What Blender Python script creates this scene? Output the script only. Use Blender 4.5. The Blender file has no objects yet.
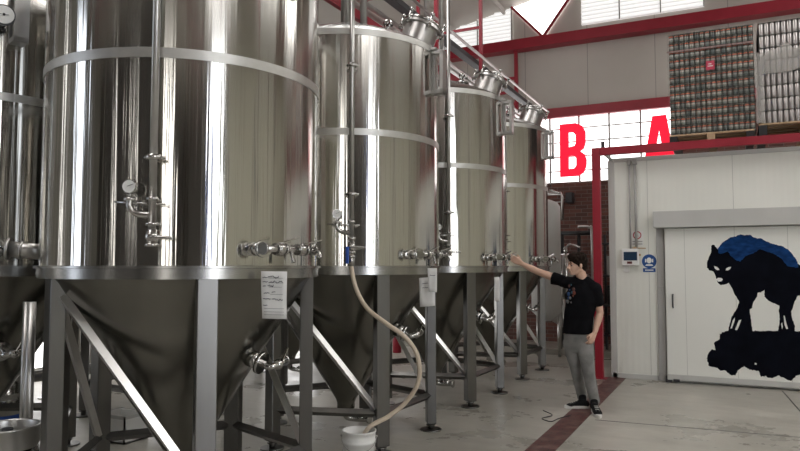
import bpy, bmesh, math, random
from mathutils import Vector, Matrix, noise
from mathutils.geometry import tessellate_polygon
random.seed(4)
D = bpy.data; S = bpy.context.scene; COL = S.collection
PI = math.pi
# ------------------------------------------------------------------ camera
YAW = math.radians(26.2); PT = math.atan(40.5/680); CH = 1.6
FW = Vector((-math.sin(YAW)*math.cos(PT), math.cos(YAW)*math.cos(PT), math.sin(PT)))
RT = Vector((math.cos(YAW), math.sin(YAW), 0)); UP = RT.cross(FW)
cam = D.cameras.new('camera'); co = D.objects.new('camera', cam); COL.objects.link(co)
cam.sensor_width = 36; cam.lens = 36*680/800; cam.clip_start = .05; cam.clip_end = 200
co.matrix_world = Matrix.Translation((0, 0, CH)) @ Matrix((RT, UP, -FW)).transposed().to_4x4()
S.camera = co
def ray(x, y): return FW + RT*((x-400)/680) - UP*((y-225.5)/680)
def at(x, y, z): return Vector((0, 0, CH)) + ray(x, y)*z
def onY(x, y, Y):
    d = ray(x, y); return Vector((0, 0, CH)) + d*(Y/d.y)

# ------------------------------------------------------------------ materials
def mat(name, col, rough=.5, metal=0, emit=None, es=1.0, **kw):
    m = D.materials.new(name); m.use_nodes = True; b = m.node_tree.nodes['Principled BSDF']
    b.inputs['Base Color'].default_value = (*col, 1); b.inputs['Roughness'].default_value = rough
    b.inputs['Metallic'].default_value = metal
    if emit: b.inputs['Emission Color'].default_value = (*emit, 1); b.inputs['Emission Strength'].default_value = es
    for k, v in kw.items(): b.inputs[k.replace('_', ' ')].default_value = v
    return m
def N(m, t, **kw):
    n = m.node_tree.nodes.new(t)
    for k, v in kw.items(): setattr(n, k, v)
    return n
def L(m, a, b): m.node_tree.links.new(a, b)
def B(m): return m.node_tree.nodes['Principled BSDF']
def coords(m, scale=(1, 1, 1), out='Object', loc=(0, 0, 0)):
    tc = N(m, 'ShaderNodeTexCoord'); mp = N(m, 'ShaderNodeMapping'); mp.inputs['Scale'].default_value = scale
    mp.inputs['Location'].default_value = loc
    L(m, tc.outputs[out], mp.inputs['Vector']); return mp.outputs[0]
def ramp(m, fac, stops):
    r = N(m, 'ShaderNodeValToRGB'); e = r.color_ramp.elements
    while len(e) < len(stops): e.new(.5)
    for el, (p, c) in zip(e, stops): el.position = p; el.color = (*c, 1) if len(c) == 3 else c
    L(m, fac, r.inputs[0]); return r.outputs[0]
def noise_tex(m, vec, scale=5, detail=4, rough=.5):
    n = N(m, 'ShaderNodeTexNoise'); n.inputs['Scale'].default_value = scale; n.inputs['Detail'].default_value = detail
    n.inputs['Roughness'].default_value = rough; L(m, vec, n.inputs['Vector']); return n.outputs[0]
def bump(m, h, strength=.2, dist=.01, prev=None):
    b = N(m, 'ShaderNodeBump'); b.inputs['Strength'].default_value = strength; b.inputs['Distance'].default_value = dist
    L(m, h, b.inputs['Height'])
    if prev: L(m, prev, b.inputs['Normal'])
    L(m, b.outputs[0], B(m).inputs['Normal']); return b.outputs[0]
M = {}
def noisy(name, c1, c2, scale=6, rough=.5, metal=0, stretch=(1, 1, 1), bs=0, **kw):
    m = mat(name, c1, rough, metal, **kw)
    n = noise_tex(m, coords(m, stretch), scale)
    L(m, ramp(m, n, [(.3, c1), (.7, c2)]), B(m).inputs['Base Color'])
    if bs: bump(m, n, bs)
    return m
# mirror polished, finely brushed shell: the brushing smears reflections vertically
m = mat('polished_steel', (.58, .565, .53), .13, 1)
B(m).inputs['Anisotropic'].default_value = .9; B(m).inputs['Anisotropic Rotation'].default_value = .25
tg = N(m, 'ShaderNodeTangent', direction_type='RADIAL', axis='Z'); L(m, tg.outputs[0], B(m).inputs['Tangent'])
v = coords(m, (9, 9, .12)); n1 = noise_tex(m, v, 1.6, 3, .6)
bump(m, n1, .35, .010)
M['shell'] = m
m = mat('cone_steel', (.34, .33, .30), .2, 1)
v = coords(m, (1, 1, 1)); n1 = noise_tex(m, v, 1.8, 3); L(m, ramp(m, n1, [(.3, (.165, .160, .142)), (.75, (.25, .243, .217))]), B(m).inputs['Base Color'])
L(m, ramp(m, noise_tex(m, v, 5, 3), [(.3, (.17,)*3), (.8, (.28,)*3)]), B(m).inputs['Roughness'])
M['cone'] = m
M['satin'] = noisy('satin_steel', (.46, .455, .44), (.54, .53, .515), 9, .34, 1)
M['ring'] = noisy('base_ring_steel', (.30, .295, .28), (.42, .41, .395), 5, .24, 1)
M['brace'] = noisy('brace_steel', (.72, .715, .70), (.80, .79, .775), 6, .30, 1)  # brighter base colour stands in for the top light on the braces
M['hoop'] = noisy('matt_hoop_steel', (.48, .475, .45), (.58, .57, .545), 9, .42, 1)
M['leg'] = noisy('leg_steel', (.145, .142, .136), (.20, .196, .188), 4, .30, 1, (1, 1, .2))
M['fit'] = mat('bright_fitting_steel', (.50, .495, .48), .16, 1)
M['dark'] = mat('dark_metal', (.05, .05, .055), .45, .4)
M['black'] = mat('black_plastic', (.012, .012, .013), .5)
M['red'] = noisy('red_paint', (.27, .008, .022), (.33, .012, .03), 3, .42)
M['dial'] = mat('dial_white', (.75, .75, .73), .4)
M['blue'] = mat('blue_lever_plastic', (.03, .10, .45), .4)
M['hose'] = noisy('beige_hose_rubber', (.62, .52, .40), (.70, .60, .48), 8, .5)
M['white_plastic'] = mat('white_plastic', (.80, .80, .78), .35, 0)
M['paper'] = noisy('paper', (.74, .74, .73), (.80, .80, .79), 5, .8)
M['ink'] = mat('ink', (.04, .04, .06), .8)
M['glow'] = mat('sky_glazing', (.8, .8, .8), .4, 0, (1, .985, .96), 5.0)
def glow(name, col, s): M[name] = mat(name, (.6, .6, .6), .4, 0, col, s)
glow('glow_front', (1, .99, .98), 2.2); glow('glow_louver', (1, .99, .97), .55)
glow('glow_low', (1, .99, .98), 3.0)
M['slat'] = mat('translucent_slat_glow', (.75, .75, .74), .5, 0, (1, .99, .97), .38)  # emission stands in for daylight coming through the slats
glow('glow_roof', (1, .985, .96), 5.6); glow('glow_right', (.93, .96, 1), 6.5)
glow('glow_rear', (1, .97, .92), 4.0); glow('glow_left', (.78, .86, 1), 3.0)
M['sign_red'] = mat('sign_red', (.35, .005, .012), .6, 0, (1, .008, .045), .72)  # emission puts the backlight of the glazing into the letters
# floor: worn concrete
m = mat('concrete', (.4, .37, .33), .42)
v = coords(m, (1, 1, 1)); a = noise_tex(m, v, .75, 8, .65); b_ = noise_tex(m, coords(m, (1, 2.2, 1)), 2.6, 8, .72)
mx = N(m, 'ShaderNodeMix', data_type='FLOAT'); mx.inputs[0].default_value = .45; L(m, a, mx.inputs[2]); L(m, b_, mx.inputs[3])
c = ramp(m, mx.outputs[0], [(.33, (.27, .256, .222)), (.48, (.375, .358, .315)), (.55, (.42, .40, .355)), (.68, (.52, .50, .445))])
L(m, c, B(m).inputs['Base Color'])
L(m, ramp(m, a, [(.38, (.22,)*3), (.62, (.50,)*3)]), B(m).inputs['Roughness']); bump(m, b_, .08)
M['concrete'] = m
m = mat('drain_tiles', (.12, .03, .025), .5)
br = N(m, 'ShaderNodeTexBrick'); L(m, coords(m, (4, 4, 4)), br.inputs['Vector'])
br.inputs['Color1'].default_value = (.105, .030, .026, 1); br.inputs['Color2'].default_value = (.065, .024, .022, 1)
br.inputs['Mortar'].default_value = (.02, .012, .011, 1); br.inputs['Scale'].default_value = 1; br.inputs['Mortar Size'].default_value = .02
mx = N(m, 'ShaderNodeMix', data_type='RGBA'); L(m, ramp(m, noise_tex(m, coords(m), 7, 5), [(.45, (0, 0, 0)), (.7, (.75,)*3)]), mx.inputs[0])
L(m, br.outputs[0], mx.inputs[6]); mx.inputs[7].default_value = (.19, .12, .10, 1); L(m, mx.outputs[2], B(m).inputs['Base Color'])
M['drain'] = m
m = mat('brick', (.1, .05, .04), .85)
br = N(m, 'ShaderNodeTexBrick'); mp = coords(m, (1, 1, 1))
sx = N(m, 'ShaderNodeSeparateXYZ'); cx = N(m, 'ShaderNodeCombineXYZ'); L(m, mp, sx.inputs[0]); L(m, sx.outputs[0], cx.inputs[0]); L(m, sx.outputs[2], cx.inputs[1])
L(m, cx.outputs[0], br.inputs['Vector']); br.inputs['Scale'].default_value = 5.0; br.inputs['Brick Width'].default_value = 1.25; br.inputs['Row Height'].default_value = .4
br.inputs['Color1'].default_value = (.15, .06, .045, 1); br.inputs['Color2'].default_value = (.075, .035, .03, 1); br.inputs['Mortar'].default_value = (.16, .13, .115, 1)
br.inputs['Mortar Size'].default_value = .03; L(m, br.outputs[0], B(m).inputs['Base Color']); bump(m, br.outputs[1], -.4, .01)
M['brick'] = m
def panelmat(name, c1, c2, period, line, rough=.5, axis=0, fine=0):
    m = mat(name, c1, rough); mp = coords(m); s = N(m, 'ShaderNodeSeparateXYZ'); L(m, mp, s.inputs[0])
    mo = N(m, 'ShaderNodeMath', operation='PINGPONG'); mo.inputs[1].default_value = period/2; L(m, s.outputs[axis], mo.inputs[0])
    lt = N(m, 'ShaderNodeMath', operation='LESS_THAN'); lt.inputs[1].default_value = line; L(m, mo.outputs[0], lt.inputs[0])
    nz = ramp(m, noise_tex(m, mp, .9, 4), [(.3, c1), (.7, c2)])
    mx = N(m, 'ShaderNodeMix', data_type='RGBA'); L(m, lt.outputs[0], mx.inputs[0]); L(m, nz, mx.inputs[6]); mx.inputs[7].default_value = (*[q*.62 for q in c1], 1)
    L(m, mx.outputs[2], B(m).inputs['Base Color'])
    if fine:
        p2 = N(m, 'ShaderNodeMath', operation='PINGPONG'); p2.inputs[1].default_value = fine/2; L(m, s.outputs[axis], p2.inputs[0])
        bump(m, p2.outputs[0], .12, .3)
    return m
M['cold'] = panelmat('cold_room_panel', (.74, .745, .69), (.80, .805, .75), 1.1, .003, .45, 0, .08)
M['door'] = panelmat('sliding_door_panel', (.77, .775, .73), (.81, .815, .77), .62, .0025, .4, 0, 0)
M['panel'] = panelmat('upper_wall_panel', (.53, .50, .455), (.58, .55, .505), 1.35, .008, .6, 0, 0)
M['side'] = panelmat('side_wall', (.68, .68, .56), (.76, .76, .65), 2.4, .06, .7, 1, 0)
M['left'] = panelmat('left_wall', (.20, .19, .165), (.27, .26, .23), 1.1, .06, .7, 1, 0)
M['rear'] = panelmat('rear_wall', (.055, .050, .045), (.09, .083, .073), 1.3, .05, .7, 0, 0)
M['roof'] = noisy('roof_sheet', (.46, .43, .39), (.52, .49, .45), 1, .7)
M['grey'] = noisy('grey_metal', (.36, .355, .34), (.42, .41, .40), 3, .5)
M['cover'] = noisy('rail_cover_grey', (.50, .50, .48), (.54, .54, .52), 3, .45)
M['wood'] = noisy('pallet_wood', (.42, .29, .17), (.55, .40, .25), 5, .8, 0, (1, 8, 8))
M['skin'] = noisy('skin', (.62, .39, .29), (.68, .44, .33), 6, .5)
M['hair'] = noisy('dark_hair', (.010, .006, .004), (.022, .014, .010), 40, .85, Specular_IOR_Level=.15)
M['eye'] = mat('eye_white', (.40, .37, .34), .6)
M['shirt'] = noisy('black_cotton', (.004, .004, .005), (.008, .008, .010), 14, .95, bs=.15, Specular_IOR_Level=.1)
M['jeans'] = noisy('grey_denim', (.15, .15, .145), (.30, .295, .285), 7, .85, bs=.4)
M['shoe'] = mat('black_canvas', (.009, .009, .010), .9, Specular_IOR_Level=.15)
M['sole'] = mat('white_rubber', (.7, .69, .66), .6)
M['wolf'] = noisy('black_mural_paint', (.002, .0025, .005), (.004, .005, .010), 6, .9, Specular_IOR_Level=.08)
M['wolfblue'] = noisy('blue_mural_paint', (.004, .018, .075), (.012, .06, .20), 9, .9, 0, (1, 1, 2.2), Specular_IOR_Level=.1)
# printed beer can
m = mat('printed_can', (.3, .3, .3), .35, .35)
tc = N(m, 'ShaderNodeTexCoord'); s = N(m, 'ShaderNodeSeparateXYZ'); L(m, tc.outputs['Object'], s.inputs[0])
dv = N(m, 'ShaderNodeMath', operation='DIVIDE'); dv.inputs[1].default_value = .1175; L(m, s.outputs[2], dv.inputs[0])
oi = N(m, 'ShaderNodeObjectInfo'); 
c = ramp(m, dv.outputs[0], [(0, (.05, .05, .045)), (.16, (.05, .055, .05)), (.20, (.17, .20, .19)), (.42, (.40, .43, .41)), (.62, (.05, .06, .055)), (.74, (.50, .08, .035)), (.84, (.30, .20, .10)), (.9, (.05, .05, .05))])
m.node_tree.nodes[-1].color_ramp.interpolation = 'CONSTANT'
mx = N(m, 'ShaderNodeMix', data_type='RGBA', blend_type='MULTIPLY'); mx.inputs[0].default_value = 1; L(m, c, mx.inputs[6])
L(m, ramp(m, oi.outputs['Random'], [(0, (.25, .3, .3)), (.5, (.8, .75, .7)), (1, (1.0, .95, .9))]), mx.inputs[7]); L(m, mx.outputs[2], B(m).inputs['Base Color'])
M['can'] = m
M['can_stuff'] = M['can']
M['blank'] = mat('blank_aluminium_can', (.42, .40, .39), .30, .85)
m = D.materials.new('clear_film'); m.use_nodes = True; nt = m.node_tree; nt.nodes.clear()
o_ = nt.nodes.new('ShaderNodeOutputMaterial'); t_ = nt.nodes.new('ShaderNodeBsdfTransparent'); g_ = nt.nodes.new('ShaderNodeBsdfPrincipled'); x_ = nt.nodes.new('ShaderNodeMixShader')
g_.inputs['Base Color'].default_value = (.6, .58, .55, 1); g_.inputs['Roughness'].default_value = .3; x_.inputs[0].default_value = .05
nt.links.new(t_.outputs[0], x_.inputs[1]); nt.links.new(g_.outputs[0], x_.inputs[2]); nt.links.new(x_.outputs[0], o_.inputs[0]); M['film'] = m
m2 = m.copy(); m2.name = 'bunched_film'; [n for n in m2.node_tree.nodes if n.type == 'MIX_SHADER'][0].inputs[0].default_value = .35; M['film2'] = m2

# ------------------------------------------------------------------ mesh helpers
def fr(d):
    d = Vector(d).normalized(); a = Vector((0, 0, 1)) if abs(d.z) < .9 else Vector((1, 0, 0))
    x = a.cross(d).normalized(); return x, d.cross(x), d
class MB:
    def __init__(s): s.bm = bmesh.new()
    def box(s, a, b, mtx=None):
        a, b = Vector(a), Vector(b); vs = []
        for i in range(8):
            p = Vector((b.x if i & 1 else a.x, b.y if i & 2 else a.y, b.z if i & 4 else a.z))
            vs.append(s.bm.verts.new(mtx @ p if mtx else p))
        for f in ((0, 2, 3, 1), (4, 5, 7, 6), (0, 1, 5, 4), (2, 6, 7, 3), (0, 4, 6, 2), (1, 3, 7, 5)): s.bm.faces.new([vs[k] for k in f])
        return s
    def cyl(s, p, q, r, r2=None, n=20, cap=True):
        p, q = Vector(p), Vector(q); r2 = r if r2 is None else r2; x, y, _ = fr(q-p)
        A = [s.bm.verts.new(p+(x*math.cos(2*PI*k/n)+y*math.sin(2*PI*k/n))*r) for k in range(n)]
        C = [s.bm.verts.new(q+(x*math.cos(2*PI*k/n)+y*math.sin(2*PI*k/n))*r2) for k in range(n)]
        for k in range(n): f = s.bm.faces.new((A[k], A[(k+1) % n], C[(k+1) % n], C[k])); f.smooth = True
        if cap: s.bm.faces.new(A[::-1]); s.bm.faces.new(C)
        return s
    def bar(s, p, q, w, h=None, roll=0):
        p, q = Vector(p), Vector(q); h = h or w; x, y, _ = fr(q-p); vs = []
        x, y = x*math.cos(roll)+y*math.sin(roll), y*math.cos(roll)-x*math.sin(roll)
        for o in (p, q):
            for a, b in ((-1, -1), (1, -1), (1, 1), (-1, 1)): vs.append(s.bm.verts.new(o+x*a*w/2+y*b*h/2))
        for f in ((3, 2, 1, 0), (4, 5, 6, 7), (0, 1, 5, 4), (1, 2, 6, 5), (2, 3, 7, 6), (3, 0, 4, 7)): s.bm.faces.new([vs[k] for k in f])
        return s
    def lathe(s, prof, n=96, c=(0, 0, 0), smooth=True, mtx=None):
        c = Vector(c); rings = []
        for r, z in prof:
            if r < 1e-5: rings.append([s.bm.verts.new((mtx @ Vector((0, 0, z)) if mtx else Vector((0, 0, z)))+c)])
            else:
                R = []
                for k in range(n):
                    p = Vector((r*math.cos(2*PI*k/n), r*math.sin(2*PI*k/n), z)); R.append(s.bm.verts.new((mtx @ p if mtx else p)+c))
                rings.append(R)
        for A, C in zip(rings, rings[1:]):
            for k in range(n):
                k2 = (k+1) % n
                q = [A[k % len(A)], A[k2 % len(A)], C[k2 % len(C)], C[k % len(C)]]
                u = []
                for t in q:
                    if t not in u: u.append(t)
                if len(u) > 2:
                    f = s.bm.faces.new(u); f.smooth = smooth
        return s
    def tube(s, pts, r, n=12, rs=None):
        pts = [Vector(p) for p in pts]; rings = []; x = None
        for i, p in enumerate(pts):
            d = (pts[min(i+1, len(pts)-1)]-pts[max(i-1, 0)]).normalized()
            if x is None: x, y, _ = fr(d)
            else: x = (x-d*x.dot(d)).normalized(); y = d.cross(x)
            rr = rs[i] if rs else r
            rings.append([s.bm.verts.new(p+(x*math.cos(2*PI*k/n)+y*math.sin(2*PI*k/n))*rr) for k in range(n)])
        for A, C in zip(rings, rings[1:]):
            for k in range(n): f = s.bm.faces.new((A[k], A[(k+1) % n], C[(k+1) % n], C[k])); f.smooth = True
        s.bm.faces.new(rings[0][::-1]); s.bm.faces.new(rings[-1]); return s
    def ball(s, c, r, seg=20, sq=(1, 1, 1), rot=None):
        mt = Matrix.Translation(c) @ (rot.to_4x4() if rot else Matrix()) @ Matrix.Diagonal((r*sq[0], r*sq[1], r*sq[2], 1))
        g = bmesh.ops.create_uvsphere(s.bm, u_segments=seg, v_segments=seg//2+2, radius=1, matrix=mt)
        for v in g['verts']:
            for f in v.link_faces: f.smooth = True
        return s
    def poly(s, pts, th, nrm=None):      # extruded outline, thickness th along nrm
        pts = [Vector(p) for p in pts]; nrm = Vector(nrm)
        A = [s.bm.verts.new(p) for p in pts]; C = [s.bm.verts.new(p+nrm*th) for p in pts]; k = len(pts)
        for i in range(k): s.bm.faces.new((A[i], A[(i+1) % k], C[(i+1) % k], C[i]))
        for a, b, c in tessellate_polygon([pts]):
            for Q in (A, C):
                try: s.bm.faces.new((Q[a], Q[b], Q[c]))
                except ValueError: pass
        return s
    def build(s, name, m, parent=None, bevel=0, **tags):
        bmesh.ops.recalc_face_normals(s.bm, faces=s.bm.faces[:])
        me = D.meshes.new(name); s.bm.to_mesh(me); s.bm.free(); me.materials.append(m)
        o = D.objects.new(name, me); COL.objects.link(o)
        if parent: o.parent = parent
        if bevel:
            b = o.modifiers.new('bevel', 'BEVEL'); b.width = bevel; b.segments = 2; b.limit_method = 'ANGLE'
        for k, v_ in tags.items(): o[k] = v_
        return o
def thing(name, loc, label, cat, group=None, kind=None):
    o = D.objects.new(name, None); COL.objects.link(o); o.location = loc; o['label'] = label; o['category'] = cat
    if group: o['group'] = group
    if kind: o['kind'] = kind
    return o
def tag(o, label=None, cat=None, group=None, kind=None):
    if label: o['label'] = label
    if cat: o['category'] = cat
    if group: o['group'] = group
    if kind: o['kind'] = kind
    return o
def copy_tree(o, parent=None):
    c = o.copy(); COL.objects.link(c)
    if parent: c.parent = parent
    for ch in [x for x in list(D.objects) if x.parent == o]: copy_tree(ch, c)
    return c
def smoothpath(P, n=8):
    P = [Vector(p) for p in P]; out = []
    Q = [P[0]*2-P[1]]+P+[P[-1]*2-P[-2]]
    for i in range(1, len(Q)-2):
        a, b, c, d = Q[i-1:i+3]
        for k in range(n):
            t = k/n; out.append(.5*((2*b)+(c-a)*t+(2*a-5*b+4*c-d)*t*t+(3*b-a-3*c+d)*t**3))
    out.append(P[-1]); return out

# ------------------------------------------------------------------ building shell
BY = 14.5; XL, XR, YR = -9.0, 9.0, -10.0
def roofz(x): return 8.3-.212*abs(x)
def struct(o, label=None, cat=None):
    o['kind'] = 'structure'
    if label: o['label'] = label; o['category'] = cat
    return o
struct(MB().box((XL-.2, YR-.2, -.2), (XR+.2, BY+.2, 0)).build('floor', M['concrete']), 'worn grey beige concrete floor', 'floor')
# floor joints + drain
j = MB(); 
for a, b in (((-1.35, 7.35), (9, 7.95)), ((.50, 10.1), (.80, 6.2))):
    a, b = Vector((*a, 0)), Vector((*b, 0)); d = (b-a).normalized(); w = d.cross(Vector((0, 0, 1)))*.008
    j.poly([a-w, b-w, b+w, a+w], .0015, (0, 0, 1))
struct(j.build('trim_1', M['dark']), 'thin dark saw-cut joints in the concrete floor', 'floor joint')
struct(MB().box((-1.68, -4, 0), (-1.44, 10.24, .004)).build('trim_2', M['drain']), 'dark red tiled strip across the floor to the cold room', 'floor strip')
w = MB()
w.poly([(XL, BY, 4.95), (XR, BY, 4.95), (XR, BY, roofz(XR)), (0, BY, 8.3), (XL, BY, roofz(XL))], .2, (0, 1, 0))
struct(w.build('wall_back', M['panel']), 'grey beige panelled upper end wall behind the sign', 'wall')
struct(MB().box((XL, BY, 0), (-.95, BY+.25, 3.385)).box((-.95, BY-.02, 0), (XR, BY+.25, 4.78)).build('wall_back_lower', M['brick']), 'dark red brick wall below the glazed band', 'brick wall')
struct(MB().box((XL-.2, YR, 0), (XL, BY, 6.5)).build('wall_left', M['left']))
struct(MB().box((XR, -.45, 0), (XR+.2, BY, 6.5)).build('wall_right', M['side']))
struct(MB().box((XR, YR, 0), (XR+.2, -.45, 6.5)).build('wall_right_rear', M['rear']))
struct(MB().box((XR-.25, -3.45, 0), (XR, -3.05, 6.0)).build('trim_40', M['blue']))  # unseen blue strip added to give the tank reflections a blue edge
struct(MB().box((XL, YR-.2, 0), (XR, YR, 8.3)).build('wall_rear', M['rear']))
r = MB()
for sgn in (-1, 1):
    X = 9.3*sgn; r.poly([(0, YR-.2, 8.3), (X, YR-.2, roofz(X)), (X, BY+.3, roofz(X)), (0, BY+.3, 8.3)], .12, (0, 0, 1))
struct(r.build('ceiling', M['roof']), 'beige sheet roof on steel purlins', 'ceiling')
k = 2
def trim(b, label, m='red', name=None, cat='beam'):
    global k; k += 1
    return struct(b.build(name or 'trim_%d' % k, M[m], bevel=.004), label, cat)
# glazed band with sign
g = struct(MB().box((XL, BY+.03, 3.36), (-.95, BY+.06, 4.78)).build('window_1', M['glow_front']), 'bright glazed band behind the red letters', 'window')
mu = MB()
for i in range(23): mu.box((-6.0+i*.62-.018, BY-.01, 3.36), (-6.0+i*.62+.018, BY+.03, 4.78)) if -6.0+i*.62 < -.95 else None
for z in (3.62, 3.93, 4.24, 4.53): mu.box((XL, BY-.005, z-.012), (-.95, BY+.025, z+.012))
mu.build('glazing_bar', M['grey'], g)
trim(MB().box((XL, BY-.12, 4.77), (XR, BY, 4.98)), 'red steel beam above the glazed band')
trim(MB().box((XL, BY-.30, 6.325), (XR, BY, 6.545)), 'wide red steel beam across the upper end wall')
# triangular window, V shaped
tz = roofz(-3.62)-.05
T = [(-4.33, 7.36), (-3.625, 6.58), (-2.90, 7.62)]
T = [(T[0][0]-.0, roofz(T[0][0])-.02), T[1], (T[2][0]+.12, roofz(T[2][0]+.12)-.02)]
g = struct(MB().poly([(x, BY-.03, z) for x, z in T], .02, (0, 1, 0)).build('window_2', M['glow_front']), 'white downward pointing triangular window under the roof', 'window')
f = MB()
for a, b in ((T[0], T[1]), (T[1], T[2])): f.bar((a[0], BY-.08, a[1]), (b[0], BY-.08, b[1]), .05, .05)
f.build('window_frame', M['red'], g)
# louvred panels
def louver(x0, x1, z0, z1r, z1l, n, label):
    g = struct(MB().poly([(x0, BY-.05, z0), (x1, BY-.05, z0), (x1, BY-.05, z1r), (x0, BY-.05, z1l)], .03, (0, 1, 0)).build('window_%d' % n, M['glow_louver']), label, 'window')
    q = MB(); z = z0
    while z < max(z1r, z1l):
        xa, xb = x0, x1
        if z > min(z1r, z1l):
            t = (z-z1l)/(z1r-z1l)
            if z1r > z1l: xa = x0+(x1-x0)*t
            else: xb = x0+(x1-x0)*t
        q.box((xa, BY-.085, z), (xb, BY-.05, z+.02)); z += .085
    q.build('louvre_slats', M['slat'], g)
    q = MB(); x = x1
    while x > x0: q.box((x-.012, BY-.095, z0), (x+.012, BY-.045, min(roofz(x)-.02, z1r))); x -= .8
    q.build('frame_bar', M['grey'], g)
louver(-6.1, -4.33, 6.60, 7.36, 7.0, 3, 'white louvred window left of the bright triangle')
louver(-2.80, -.42, 6.72, roofz(-.42)-.1, roofz(-2.86)-.1, 4, 'long white louvred window right of the bright triangle')
# unseen windows that show in the polished tanks, then panes added for light
struct(MB().box((XR-.03, -3.05, .1), (XR-.01, -1.0, 6.2)).build('window_5', M['glow_right']))
struct(MB().box((3.7, YR+.01, .6), (4.9, YR+.03, 6.5)).build('window_6', M['glow_rear']))
struct(MB().box((XL+.01, -3.4, .8), (XL+.03, -1.8, 5.6)).build('window_7', M['glow_left']))
struct(MB().box((-6.6, YR+.01, 1.0), (-6.4, YR+.03, 6.0)).build('window_8', M['glow_rear']))
nW = 9
for x, w_ in ((-2.7, .16), ):
    struct(MB().box((x, YR+.01, 2.4), (x+w_, YR+.03, 5.6)).build('window_%d' % nW, M['glow_rear'])); nW += 1
for y0, y1, z1_ in ((-.1, .2, 5.5), (5.0, 7.0, 2.2), (8.6, 10.6, 2.2), (11.6, 13.6, 2.2)):  # low panes added to brighten floor behind tanks; first is a reflected strip
    struct(MB().box((XL+.01, y0, .15), (XL+.03, y1, z1_)).build('window_%d' % nW, M['glow_low'])); nW += 1
for sgn in (-1, 1):  # unseen roof skylights added to give the hall top light
    for y0, y1 in ((-1.5, 2.2), (4.5, 8.2), (9.8, 12.8)):
        xa, xb = 3.0*sgn, 5.2*sgn
        if sgn == -1 and y0 > 8: continue
        q = MB().poly([(xa, y0, roofz(xa)-.03), (xb, y0, roofz(xb)-.03), (xb, y1, roofz(xb)-.03), (xa, y1, roofz(xa)-.03)], .02, (0, 0, 1))
        struct(q.build('window_%d' % nW, M['glow_roof'])); nW += 1
# rafters and purlins
for y in (-5, 0, 5, 9.6):
    b = MB()
    for sgn in (-1, 1): b.bar((0, y, 8.1), (9*sgn, y, roofz(9)-.2), .12, .26)
    trim(b, 'red roof rafter')
    b = MB()
    for sgn in (-1, 1): b.box((8.75*sgn-.1, y-.1, 0), (8.75*sgn+.1, y+.1, 6.2))
    trim(b, 'unseen pale columns added for streaks in the tank reflections', 'grey', cat='columns')  # columns out of view, put in to streak the tank reflections
b = MB()
for i in range(1, 8):
    for sgn in (-1, 1):
        x = (i*1.2-.3)*sgn; b.box((x-.03, YR, roofz(x)-.12), (x+.03, BY, roofz(x)-.0))
trim(b, 'steel purlins under the roof sheets', 'roof', cat='purlins')
# kerb at the back of the aisle
trim(MB().box((XL, 12.35, 0), (-1.0, 12.6, .10)), 'low concrete kerb behind the last tank', 'concrete', cat='kerb')
# letters
def letter(pts, holes, name, label):
    # outline in image pixels placed on the glazed band plane
    P = [onY(x, y, BY-.10) for x, y in pts]
    cu = D.curves.new(name, 'CURVE'); cu.dimensions = '3D'
    bm = bmesh.new(); loops = [P]+[[onY(x, y, BY-.10) for x, y in h] for h in holes]; edges = []
    for lp in loops:
        vs = [bm.verts.new(p) for p in lp]
        for i in range(len(vs)): edges.append(bm.edges.new((vs[i], vs[(i+1) % len(vs)])))
    bmesh.ops.triangle_fill(bm, edges=edges, use_beauty=True, use_dissolve=False, normal=(0, -1, 0))
    g_ = bmesh.ops.extrude_face_region(bm, geom=bm.faces[:]); bmesh.ops.translate(bm, verts=[v for v in g_['geom'] if isinstance(v, bmesh.types.BMVert)], vec=(0, .07, 0))
    D.curves.remove(cu); mb = MB(); mb.bm.free(); mb.bm = bm
    return tag(mb.build(name, M['sign_red']), label, 'sign letter', 'red letters on the glazed band')
def s45(L_): return [(540+x/4.507, 95+y/4.507) for x, y in L_]
letter(s45([(88, 133), (160, 126), (190, 138), (204, 165), (204, 215), (196, 240), (180, 252), (200, 265), (209, 290), (208, 320), (195, 350), (170, 364), (90, 369)]),
       [s45([(127, 168), (148, 167), (160, 180), (161, 215), (155, 228), (128, 236)]), s45([(128, 275), (152, 272), (163, 285), (163, 318), (154, 330), (128, 334)])],
       'sign_letter_b', 'large red letter B on the glazed band, beside the last tank')
letter(s45([(505, 95), (568, 88), (608, 290), (600, 330), (560, 335), (556, 290), (516, 294), (508, 340), (462, 343), (472, 285)]),
       [s45([(536, 155), (552, 248), (520, 251)])], 'sign_letter_a', 'large red letter A on the glazed band, half behind the red beam')

# ------------------------------------------------------------------ cold room
CY = 10.25
cr = MB().box((-1.62, CY, 0), (4.6, 13.2, 3.13))
struct(cr.build('wall_cold_room', M['cold']), 'white ribbed insulated panel wall of the cold room', 'cold room')
trim(MB().box((-1.63, CY-.015, 3.11), (4.62, CY+.05, 3.17)).box((-1.64, CY-.02, 0), (-1.55, CY-.0, 3.12)).box((-1.62, CY-.02, 0), (-1.0, CY, .07)), 'pale metal edging along the cold room panels', 'cover', cat='edging')
rc = MB(); rc.box((-1.01, CY-.22, 2.13), (3.6, CY, 2.36)); tag(rc.build('door_rail_cover', M['cover'], bevel=.006), 'long grey metal cover over the sliding door rail', 'rail cover')
trim(MB().box((-.99, CY-.04, 0), (-.89, CY, 2.13)).box((-.985, CY-.05, 1.30), (-.90, CY, 1.32)), 'grey metal door jamb strip beside the white sliding door', 'grey', cat='door jamb')
dr = thing('door_1', (0, 0, 0), 'large white sliding cold room door with a painted black and blue beast', 'door', kind='structure')
MB().box((-.875, CY-.12, .06), (1.75, CY-.05, 2.12)).build('door_panel', M['door'], dr, bevel=.006)
MB().box((-.875, CY-.135, .04), (1.75, CY-.045, .115)).build('bottom_rail', M['cover'], dr, bevel=.004)
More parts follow.
